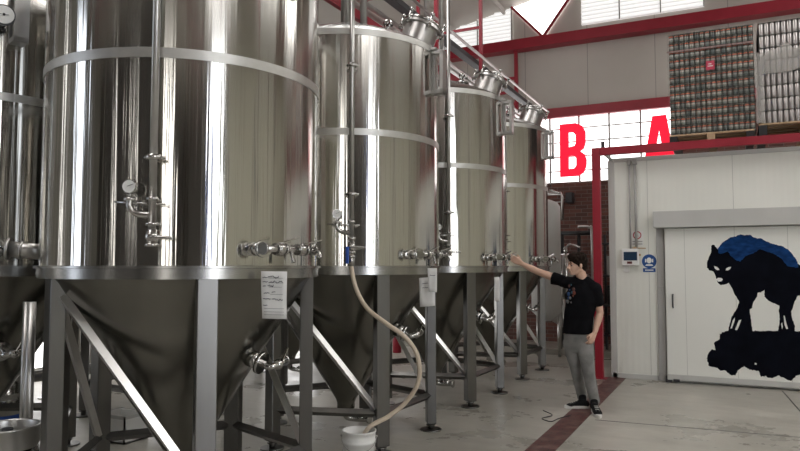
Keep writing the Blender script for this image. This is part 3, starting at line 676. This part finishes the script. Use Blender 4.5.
# ------------------------------------------------------------------ pipe run above the tanks
def along(name, x, z, r, m, label, cat, y0=.5, y1=13.9, box=None):
    q = MB()
    if box: q.box((x-box[0]/2, y0, z-box[1]/2), (x+box[0]/2, y1, z+box[1]/2))
    else: q.cyl((x, y0, z), (x, y1, z), r, n=14)
    return tag(q.build(name, M[m]), label, cat)
along('cable_tray', -3.62, 4.80, 0, 'dark', 'black cable tray running above the row of tanks', 'cable tray', box=(.12, .07))
along('overhead_pipe', -3.40, 4.80, .022, 'satin', 'thin steel pipe right of the black cable tray, above the tanks', 'pipe')
along('overhead_pipe', -3.72, 4.60, .03, 'satin', 'steel pipe just below the black cable tray', 'pipe')
along('overhead_pipe', -3.80, 4.90, .025, 'grey', 'grey pipe left of the black cable tray', 'pipe')
along('overhead_pipe', -4.02, 4.74, .04, 'satin', 'thicker steel pipe farthest left in the overhead run', 'pipe')
along('overhead_beam', -3.78, 4.44, 0, 'red', 'red steel beam carrying the overhead pipes', 'beam', box=(.06, .10))
along('overhead_beam', -4.5, 4.42, 0, 'red', 'red steel beam on the far side of the overhead pipes', 'beam', box=(.06, .10))
for i, (y, lb) in enumerate(((8.2, 'red hanger frame above the gap behind the hose tank'), (9.98, 'red hanger frame rising behind the third tank manway'), (4.6, 'red hanger frame above the nearest tank'))):
    t = thing('hanger_frame', (0, y, 0), lb, 'hanger', 'red hangers of the overhead pipe run')
    MB().box((-3.52, -.025, 4.30), (-3.47, .025, roofz(-3.5)-.05)).build('post', M['red'], t)
    MB().box((-4.60, -.025, 4.30), (-4.55, .025, roofz(-4.6)-.05)).build('post', M['red'], t)
    for z in (4.35, 5.35): MB().box((-4.55, -.02, z-.02), (-3.52, .02, z+.02)).build('rung', M['red'], t)
t = thing('wall_bracket_frame', (0, BY-.16, 0), 'red ladder-like bracket frame on the end wall, left of the glazed band', 'bracket')
MB().box((-4.24, -.05, 4.98), (-4.17, .03, 6.33)).build('post', M['red'], t)
for z in (5.15, 5.42, 5.72): MB().box((-4.75, -.04, z-.03), (-4.24, .02, z+.03)).build('rung', M['red'], t)
# risers
for (x, y, z0, r, lb) in ((TX+.02, 5.66, 3.85, .05, 'wide steel riser from the dome of the hose tank'), (TX+.17, 5.75, 3.85, .035, 'slim steel riser beside the wide one on the hose tank'), (-3.72, 8.4, 4.0, .04, 'steel riser between the second and third tanks'), (-3.28, 7.86, 3.85, .03, 'steel riser from the dome of the third tank')):
    tag(MB().cyl((x, y, z0), (x, y, roofz(x)-.1), r).build('riser_pipe', M['satin']), lb, 'pipe')

# ------------------------------------------------------------------ things around
# left edge: dial thermometer is part of the left tank
lt = tanks[4]
def local(o, p): return o.matrix_basis.inverted() @ p
gp = at(4, 15, 4.75); g = MB(); dd = (Vector((0, 0, CH))-gp); dd.z = 0; dd.normalize()
inv = Matrix.Translation((-5.50, 3.42, 0)) @ Matrix.Rotation(math.radians(-22), 4, 'Z'); inv = inv.inverted()
def T_(p): return inv @ p
D3 = (inv.to_3x3() @ dd)
g.cyl(T_(gp)-D3*.015, T_(gp)+D3*.012, .072, n=32); g.cyl(T_(gp)-D3*.35, T_(gp)-D3*.015, .016); g = g.build('dial_thermometer', M['dark'], lt)
MB().cyl(T_(gp)+D3*.012, T_(gp)+D3*.014, .064, n=32).build('dial', M['dial'], g)
x_, y_, _ = fr(D3); MB().bar(T_(gp)+D3*.016+x_*.03, T_(gp)+D3*.016-x_*.04, .006, .002).cyl(T_(gp)+D3*.014, T_(gp)+D3*.018, .009).build('needle', M['black'], g)
# side tube joining the left tank
a, b = at(10, 249, 4.7), at(40, 252, 4.75)
q = MB().cyl(a, b, .055).cyl(a+(b-a)*.35, a+(b-a)*.42, .064).cyl(a-(b-a)*.1, a, .075)
tag(q.build('transfer_pipe', M['satin']), 'stubby horizontal steel pipe between the left and nearest tanks', 'pipe')
# verticals beside it
for px_, r, lb in ((25.5, .022, 'slim vertical steel pipe left of the nearest tank leg'), (31, .030, 'thicker vertical steel pipe against the nearest tank leg')):
    p = at(px_, 330, 4.75); tag(MB().cyl((p.x, p.y, 0), (p.x, p.y, 1.35), r).build('drop_pipe', M['satin']), lb, 'pipe')
# keg at lower left
def keg(p, label, colour=None, s=1.0):
    t = thing('keg', p, label, 'keg', 'steel kegs on the floor'); t.scale = (s, s, s)
    MB().lathe([(0, .06), (.13, .05), (.17, .08), (.19, .12), (.19, .19), (.202, .20), (.202, .215), (.19, .225), (.19, .30), (.202, .31), (.202, .325), (.19, .335), (.19, .41), (.17, .47), (.10, .515), (0, .53)], 48).build('body', M['fit'], t)
    MB().lathe([(.185, .11), (.195, .06), (.198, .0), (.190, 0), (.18, .1)], 48).build('foot_ring', M['satin'] if not colour else colour, t)
    q = MB().lathe([(.178, .44), (.19, .47), (.192, .57), (.200, .578), (.186, .582), (.182, .57), (.176, .45)], 48); q.build('top_rim', M['satin'], t)
    MB().cyl((0, 0, .52), (0, 0, .56), .035).build('valve', M['dark'], t)
    return t
p = at(6, 470, 4.35); keg((p.x, p.y, 0), 'steel keg in the lower left corner, at the frame edge', mat('dark_blue_band', (.02, .03, .06), .5))
MB()
p = at(2, 392, 6.9); keg((p.x, p.y, 0), 'steel keg farther back at the left edge', M['blue'])
p = at(122, 440, 6.3)
t = thing('plastic_crate', (p.x, p.y, 0), 'pale open crate on the floor behind the nearest tank', 'crate')
q = MB().box((-.18, -.14, 0), (.18, .14, .015)).box((-.18, -.14, 0), (.18, -.125, .24)).box((-.18, .125, 0), (.18, .14, .24)).box((-.18, -.14, 0), (-.165, .14, .24)).box((.165, -.14, 0), (.18, .14, .24)); q.build('body', M['white_plastic'], t)
MB().box((-.19, -.15, .22), (.19, -.14, .25)).box((-.19, .14, .22), (.19, .15, .25)).box((-.19, -.15, .22), (-.18, .15, .25)).box((.18, -.15, .22), (.19, .15, .25)).build('rim', M['cover'], t)
# floor manifold behind the tanks
t = thing('floor_manifold', (0, 0, 0), 'horizontal steel pipe on short feet behind the tanks', 'pipe')
q = MB().cyl((-7.6, 5.2, .28), (-6.9, 12.0, .28), .07)
q.build('pipe', M['leg'], t)
for y in (5.6, 7.4, 9.2, 11): 
    x = -7.6+(y-5.2)*.7/6.8; MB().cyl((x, y, 0), (x, y, .24), .025).cyl((x, y, 0), (x, y, .012), .08).build('foot', M['leg'], t)
p = at(396, 352, 10.6)
p = at(397, 345, 12.6); t = thing('fire_extinguisher', (p.x, p.y, 0), 'small red extinguisher on the floor, seen between the tank legs', 'extinguisher')
MB().lathe([(0, 0), (.075, .0), (.08, .02), (.08, .40), (.06, .46), (.025, .49), (0, .49)], 24).build('cylinder', M['red'], t); MB().cyl((0, 0, .48), (0, 0, .55), .02).bar((0, 0, .54), (.10, 0, .56), .02).build('valve', M['black'], t)
# vessels behind the last tank
def vessel(px_, Y, r, z0, z1, m, label, name='small_vessel', cat='vessel', cone=True):
    p = onY(px_, 266, Y); t = thing(name, (p.x, Y, 0), label, cat)
    MB().lathe([(0, z0-.12 if cone else z0), (r*.9 if not cone else r*.3, z0-.12 if cone else z0), (r, z0+.05), (r, z1), (r*.8, z1+r*.3), (r*.3, z1+r*.5), (0, z1+r*.52)], 48).build('body', m, t)
    for i in range(3):
        a = 2*PI*i/3+.5; MB().cyl((r*.85*math.cos(a), r*.85*math.sin(a), 0), (r*.85*math.cos(a), r*.85*math.sin(a), z0+.1), .025).build('leg', M['satin'], t)
    q = MB().cyl((0, 0, z1+r*.4), (0, 0, z1+r*.5+.12), .04).tube(smoothpath([(0, 0, z1+r*.5+.1), (.1, -.02, z1+r*.5+.16), (.28, -.05, z1+r*.5+.10)]), .018); q.build('top_fitting', M['fit'], t)
    return t
vessel(546, 12.0, .26, .75, 2.65, M['cover'], 'tall pale cylinder tank just behind the farthest steel tank')
vessel(566, 12.75, .18, .95, 1.75, M['fit'], 'shiny small steel vessel right behind the man')
vessel(571, 13.4, .42, .5, 1.30, M['satin'], 'squat steel vessel low behind the man')
t = thing('pipe_frame', (0, 13.95, 0), 'black pipe frame standing before the brick wall', 'frame')
xa, xb = onY(561, 233, 13.95).x, onY(597, 233, 13.95).x; zz = onY(580, 233, 13.95).z
MB().cyl((xa, 0, zz), (xb, 0, zz), .045).build('top_rail', M['black'], t)
for x in (xa+.02, (xa+xb)/2, xb-.02): MB().cyl((x, 0, 0), (x, 0, zz), .035).build('post', M['black'], t)
p = onY(592, 250, 12.9); tag(MB().tube(smoothpath([(p.x, 12.9, 0), (p.x, 12.9, 1.0), (p.x, 12.9, 2.2), (p.x-.05, 12.9, 2.32), (p.x-.25, 12.9, 2.34)]), .025).build('steel_riser', M['satin']), 'bright steel pipe standing between the man and the red post', 'pipe')
p = onY(553, 195, 13.9); tag(MB().tube([(p.x-.25, 14.2, p.z+.05), (p.x+.1, 14.2, p.z+.05), (p.x+.12, 14.2, p.z-.02), (p.x+.12, 14.2, p.z-.5)], .03).build('wall_pipe', M['satin']), 'bent steel pipe on the brick wall behind the pale tank', 'pipe')
p = onY(569, 198, 14.3); t = thing('wall_lamp', (p.x, 14.4, p.z), 'small dark lamp fixed on the brick wall', 'lamp'); MB().box((-.07, -.12, -.1), (.07, .10, .12)).build('housing', M['dark'], t, bevel=.01); MB().tube([(-.07, 0, -.05), (-.40, 0, -.08)], .015).build('arm', M['satin'], t)
t = thing('shelf_rack', (-1.95, 13.3, 0), 'dark shelf rack in the gap between the red post and the cold room', 'shelf')
for x, y in ((-.3, -.25), (.25, -.25), (-.3, .25), (.25, .25)): MB().box((x-.02, y-.02, 0), (x+.02, y+.02, 2.2)).build('post', M['dark'], t)
for z in (.3, .85, 1.4, 2.0): MB().box((-.32, -.27, z), (.27, .27, z+.03)).build('shelf', M['dark'], t)
for i, (z, c, lb) in enumerate(((.33, M['dark'], 'dark box on the lowest shelf of the rack'), (.88, M['black'], 'black box on the second shelf of the rack'), (1.43, M['grey'], 'grey box on the third shelf of the rack'))):
    tag(MB().box((-2.15, 13.1, z), (-1.78, 13.45, z+.36)).build('storage_box', c, bevel=.01), lb, 'box')
# dark cable lying on the floor near the feet
P = [(-1.95, 7.55, .006), (-1.80, 7.35, .006), (-1.86, 7.15, .006), (-1.74, 7.05, .006), (-1.70, 7.22, .006), (-1.62, 7.4, .010)]
tag(MB().tube(smoothpath(P), .005, 6).build('floor_cable', M['dark']), 'thin dark cable curled on the floor by the shoes', 'cable')
#MAN
exec_man = True
# ------------------------------------------------------------------ the man
ZM = 7.72
def J(x, y, dz=0): return at(x, y, ZM+dz)
def rcone(b, p, q, r1, r2, n=20):
    b.cyl(p, q, r1, r2, n); b.ball(p, r1, n); b.ball(q, r2, n)
def chain(b, pts, rs):
    for i in range(len(pts)-1): rcone(b, pts[i], pts[i+1], rs[i], rs[i+1])
def ellipse_loft(b, secs, n=36):
    # secs: (centre, right vector, front vector, a, b)
    rings = []
    for c, rv, fv, a, bb in secs:
        rings.append([b.bm.verts.new(c+rv*(a*abs(math.cos(2*PI*k/n))**.85*(1 if math.cos(2*PI*k/n) > 0 else -1))+fv*(bb*math.sin(2*PI*k/n))) for k in range(n)])
    for A, C in zip(rings, rings[1:]):
        for k in range(n): b.bm.faces.new((A[k], A[(k+1) % n], C[(k+1) % n], C[k]))
    b.bm.faces.new(rings[0][::-1]); b.bm.faces.new(rings[-1])
def fuse(b, name, m, parent, vox=.008, smooth=6, **tg):
    o = b.build(name, m, parent, **tg); r = o.modifiers.new('r', 'REMESH'); r.mode = 'VOXEL'; r.voxel_size = vox; r.use_smooth_shade = True
    s_ = o.modifiers.new('s', 'SMOOTH'); s_.iterations = smooth; s_.factor = .5; return o
man = thing('person', (0, 0, 0), 'person in black t-shirt and grey jeans pointing at the tanks', 'person')
Zv = Vector((0, 0, 1))
fw = Vector((FW.x, FW.y, 0)).normalized()
cr_ = lambda a: (RT*math.cos(a)+fw*math.sin(a))        # a>0: image right side turns away
tyaw = math.radians(-28)                                 # torso turned towards the tanks
TR = RT*math.cos(tyaw)+fw*math.sin(tyaw)                # along the shoulders towards image right (nearer)
TF = -fw*math.cos(tyaw)+RT*math.sin(tyaw)               # chest direction
if TF.dot(RT) > 0: print('chest right')
neck = J(583, 283); chest = J(581.5, 300); waist = J(578.5, 318); hip = J(577.5, 332)
shR = J(566, 282, .08); shL = J(595.5, 287.5, -.08)
el = J(537.5, 271.5, .24); wr = J(522.5, 264, .27)
elL = J(600, 313, -.07); wrL = J(595, 332, -.13)
kR, aR = J(575.5, 366, .05), J(582.5, 398.5, .12)
kL, aL = J(588, 369, -.10), J(594.5, 402, -.10)
# head
HC = J(576.8, 264.5); HF = (-RT*.95-fw*.22).normalized(); HS = Zv.cross(HF).normalized(); HF = (HF-Zv*.04).normalized(); HU = HF.cross(HS).normalized()
if HU.z < 0: HU = -HU
def Hp(f, s_, u): return HC+HF*f+HS*s_+HU*u
hrot = Matrix((HF, HS, HU)).transposed()
b = MB()
b.ball(Hp(-.012, 0, .028), 1, 28, (.098, .076, .095), hrot)
b.ball(Hp(.030, 0, -.035), 1, 24, (.062, .058, .082), hrot)      # face block
b.ball(Hp(.060, 0, -.100), 1, 16, (.026, .030, .022), hrot)      # chin
rcone(b, Hp(-.02, .048, -.065), Hp(.055, .018, -.100), .020, .016); rcone(b, Hp(-.02, -.048, -.065), Hp(.055, -.018, -.100), .020, .016)
rcone(b, Hp(.088, 0, .008), Hp(.112, 0, -.038), .009, .014); b.ball(Hp(.100, 0, -.045), 1, 12, (.014, .019, .010), hrot)
rcone(b, Hp(.080, .030, .016), Hp(.084, -.030, .016), .012, .012)   # brow
rcone(b, Hp(.089, .020, -.068), Hp(.089, -.020, -.068), .0085, .0085); rcone(b, Hp(.086, .017, -.080), Hp(.086, -.017, -.080), .0085, .0085)
for s_ in (1, -1):
    b.ball(Hp(-.010, .077*s_, -.018), 1, 14, (.019, .009, .030), hrot)
# neck, trunk, arms under clothes
chain(b, [Hp(-.030, 0, -.06), neck+Vector((0, 0, .015)), neck-Vector((0, 0, .05))], [.058, .058, .065])
ellipse_loft(b, [(hip-Zv*.02, TR, TF, .150, .10), (waist, TR, TF, .135, .095), (chest, TR, TF, .155, .105), (neck-Zv*.10, TR, TF, .12, .08)])
chain(b, [neck-Zv*.09, shR-Zv*.01, shR.lerp(el, .5), el, el.lerp(wr, .35), wr], [.05, .052, .046, .040, .040, .026])
chain(b, [neck-Zv*.09, shL-Zv*.02, shL.lerp(elL, .5), elL, elL.lerp(wrL, .35), wrL], [.05, .050, .046, .040, .041, .027])
chain(b, [hip+(TR*-.08), kR, aR], [.08, .05, .036]); chain(b, [hip+TR*.08, kL, aL], [.08, .05, .036])
# hands
def hand(b, w, d, up, out, curl, point=False):
    # d: palm direction, up: thumb side, out: back of the hand
    d = d.normalized(); up = (up-d*up.dot(d)).normalized(); out = up.cross(d).normalized() if out is None else out
    for k_ in range(5):
        t = k_/4; rcone(b, w+d*.0+up*(t-.5)*.030, w+d*.085+up*(t-.5)*.066, .016, .0125, 12)
    for k_, (ln, off) in enumerate(((.072, .5), (.080, .17), (.074, -.17), (.058, -.5))):
        p = w+d*.088+up*off*.068; c0 = curl*(.15 if (point and k_ == 0) else 1+.12*k_); cur = p; dd_ = d.copy(); a = 0
        for j_, fr_ in enumerate((.45, .32, .23)):
            a += c0*(.6 if j_ == 0 else 1); dd_ = (d*math.cos(a)-out*math.sin(a)); nx = cur+dd_*ln*fr_; rcone(b, cur, nx, .0095-.001*j_, .0088-.001*j_, 10); cur = nx
    p = w+d*.025+up*.024-out*.006; p2 = p+d*.035+up*.026-out*.012; p3 = p2+d*.032+up*.008-out*.010; rcone(b, p, p2, .014, .011, 10); rcone(b, p2, p3, .011, .009, 10)
ad = (wr-el).normalized(); hand(b, wr+ad*.01, (ad+Zv*.05), (Zv*1.0-fw*.2), None, .35, True)
ad = (wrL-elL).normalized(); hand(b, wrL+ad*.01, ad-RT*.15, (-RT*.7-fw*.5), None, .40)
fuse(b, 'body', M['skin'], man, .0055, 4)
# eyes & brows
for s_ in (1, -1):
    e = MB().ball(Hp(.0775, .030*s_, -.008), .0100, 12).build('eye', M['eye'], man); MB().ball(Hp(.0835, .031*s_, -.008), .0070, 10).build('iris', M['black'], e)
    MB().tube(smoothpath([Hp(.084, .050*s_, .018), Hp(.093, .032*s_, .024), Hp(.094, .013*s_, .018)]), .0042, 8).build('eyebrow', M['hair'], man)
MB().tube(smoothpath([Hp(.088, .022, -.074), Hp(.097, 0, -.073), Hp(.088, -.022, -.074)]), .0022, 6).build('lips', mat('lip', (.40, .17, .14), .5), man)
# hair
b = MB(); b.ball(Hp(-.022, 0, .042), 1, 28, (.108, .086, .098), hrot); b.ball(Hp(-.062, 0, -.015), 1, 20, (.060, .072, .085), hrot); b.ball(Hp(.045, 0, .092), 1, 20, (.062, .066, .044), hrot)
rnd = random.Random(3)
for i in range(70):
    a = rnd.uniform(0, 2*PI); e = rnd.uniform(.15, 1.2); v_ = Vector((math.cos(a)*math.cos(e)*.108, math.sin(a)*math.cos(e)*.086, math.sin(e)*.098)); b.ball(Hp(-.018+v_.x, v_.y, .044+v_.z), rnd.uniform(.010, .017), 8)
for s_ in (1, -1): rcone(b, Hp(.012, .074*s_, .02), Hp(.010, .074*s_, -.022), .012, .007, 10)
b.ball(Hp(.070, 0, .072), 1, 14, (.030, .055, .022), hrot)
fuse(b, 'hair', M['hair'], man, .006, 3)
# t-shirt
b = MB()
ellipse_loft(b, [(J(577.5, 333.5), TR, TF, .168, .135), (J(577.8, 326), TR, TF, .165, .130), (waist, TR, TF, .166, .125), (chest+Zv*-.02, TR, TF, .178, .130), (chest+Zv*.07, TR, TF, .188, .122), (neck-Zv*.03, TR, TF, .125, .090), (neck+Zv*.01, TR, TF, .070, .066)])
sl = shR.lerp(el, .36); chain(b, [J(581, 283), shR-Zv*.005, sl], [.070, .070, .066]); chain(b, [J(579.5, 281), J(586.5, 280.8, -.02), shL-Zv*.01], [.050, .052, .060])
sl2 = shL.lerp(elL, .55); chain(b, [neck-Zv*.040, shL-Zv*.010, sl2], [.066, .070, .068])
# cut sleeves flat: flared cuffs
d = (el-shR).normalized(); b.cyl(sl-d*.05-Zv*.004, sl+d*.04-Zv*.012, .066, .076, 24)
d = (elL-shL).normalized(); b.cyl(sl2-d*.05, sl2+d*.03, .064, .068, 24)
sh = fuse(b, 't_shirt', M['shirt'], man, .008, 5)
# chest print: small coloured drawing
cols = [(.02, .06, .16), (.12, .12, .12), (.15, .04, .025), (.02, .08, .12), (.18, .18, .19), (.08, .035, .03)]
pr = [(569.5, 290, 0), (572, 292.5, 3), (568.5, 294, 0), (573, 296, 2), (570, 298, 4), (567.5, 301.5, 1), (571, 302.5, 4), (569, 286, 5), (573.5, 289.5, 5), (571, 285, 3), (568.5, 298, 0), (574, 293, 2)]
def torso_front(x, y):
    # ray against the shirt's ellipse section at that height
    o_ = Vector((0, 0, CH)); d_ = ray(x, y); c = J(579.5, y); best = None
    for k_ in range(400):
        t_ = ZM-.30+k_*.001; p = o_+d_*t_; v_ = p-c; u = v_.dot(TR)/.180; w_ = v_.dot(TF)/.130
        if u*u+w_*w_ < 1: return p-d_.normalized()*.014, Vector((0, 0, 0))
    return o_+d_*(ZM-.13), None
pm = [mat('print_ink_%d' % i, c, .8) for i, c in enumerate(cols)]
for i, (x, y, c) in enumerate(pr):
    p, _ = torso_front(x, y); rr = .008+.005*(i % 3); rot = Matrix((TR, TF, Zv)).transposed()
    MB().ball(p+TF*-.004, 1, 10, (rr, .008, rr*1.3), rot).build('shirt_print', pm[c], sh)
# jeans
b = MB()
ellipse_loft(b, [(J(577.5, 329), TR, TF, .145, .105), (J(577.5, 337), TR, TF, .155, .112), (J(577.8, 345), TR, TF, .148, .105), (J(578.5, 352), TR, TF, .12, .085)])
hR, hL = J(570.8, 343, .04), J(585, 344, -.05)
chain(b, [hR, hR.lerp(kR, .5), kR, kR.lerp(aR, .4), kR.lerp(aR, .8), aR+Zv*.015], [.092, .084, .068, .064, .058, .060])
chain(b, [hL, hL.lerp(kL, .5), kL, kL.lerp(aL, .4), kL.lerp(aL, .8), aL+Zv*.015], [.092, .086, .070, .066, .060, .062])
fuse(b, 'jeans', M['jeans'], man, .009, 9)
# shoes
def floor_at(x, y):
    d_ = ray(x, y); t_ = -CH/d_.z; return Vector((0, 0, CH))+d_*t_
def shoe(ank, heel, toe, lb):
    heel.z = toe.z = 0; d = (toe-heel).normalized(); s_ = Zv.cross(d); b = MB(); L0 = (toe-heel).length
    P = [(.0, .034, .075), (.10, .040, .085), (.28, .042, .088), (.45, .044, .070), (.62, .049, .056), (.80, .050, .046), (.93, .040, .036)]
    sh_ = None
    for i in range(len(P)-1):
        a_, b_2 = P[i], P[i+1]
        for k_ in range(3):
            t = k_/3; u = a_[0]+(b_2[0]-a_[0])*t; w_ = a_[1]+(b_2[1]-a_[1])*t; h_ = a_[2]+(b_2[2]-a_[2])*t
            b.ball(heel+d*(.03+u*(L0-.06))+Zv*(h_*.5+.012), 1, 14, (.040, w_, h_*.52), Matrix((d, s_, Zv)).transposed())
    ac = ank.copy(); ac.z = .10; b.cyl(heel+d*.07+Zv*.05, Vector((ank.x, ank.y, .115)), .045, .043, 18)
    o = fuse(b, 'shoe', M['shoe'], man, .006, 4, label=lb)
    q = MB(); ring = []
    for k_ in range(28):
        a = 2*PI*k_/28; u = math.cos(a); w_ = math.sin(a); ww = .050 if u > 0 else .042
        ring.append(heel+d*(L0/2+u*(L0/2+.008))+s_*w_*ww)
    q.poly(ring, .034, (0, 0, 1)); q.build('sole', M['sole'], o, bevel=.004)
    q = MB()
    for k_ in range(4):
        c = heel+d*(L0*(.52+.08*k_))+Zv*(.085-.010*k_); q.tube([c-s_*.022, c+s_*.022], .0035, 6)
    q.build('laces', M['sole'], o)
shoe(aR, floor_at(589, 408.5), floor_at(565, 408), 'black canvas shoe pointing left')
shoe(aL, floor_at(593, 409.5), floor_at(599.5, 418.5), 'black canvas shoe pointing to the camera')

# ------------------------------------------------------------------ world and view
w = D.worlds.new('world'); S.world = w; w.use_nodes = True
w.node_tree.nodes['Background'].inputs[0].default_value = (.85, .92, 1, 1); w.node_tree.nodes['Background'].inputs[1].default_value = 1.0
S.view_settings.view_transform = 'Standard'; S.view_settings.look = 'None'; S.view_settings.gamma = 1
S.view_settings.exposure = 0.3; S.view_settings.use_curve_mapping = False
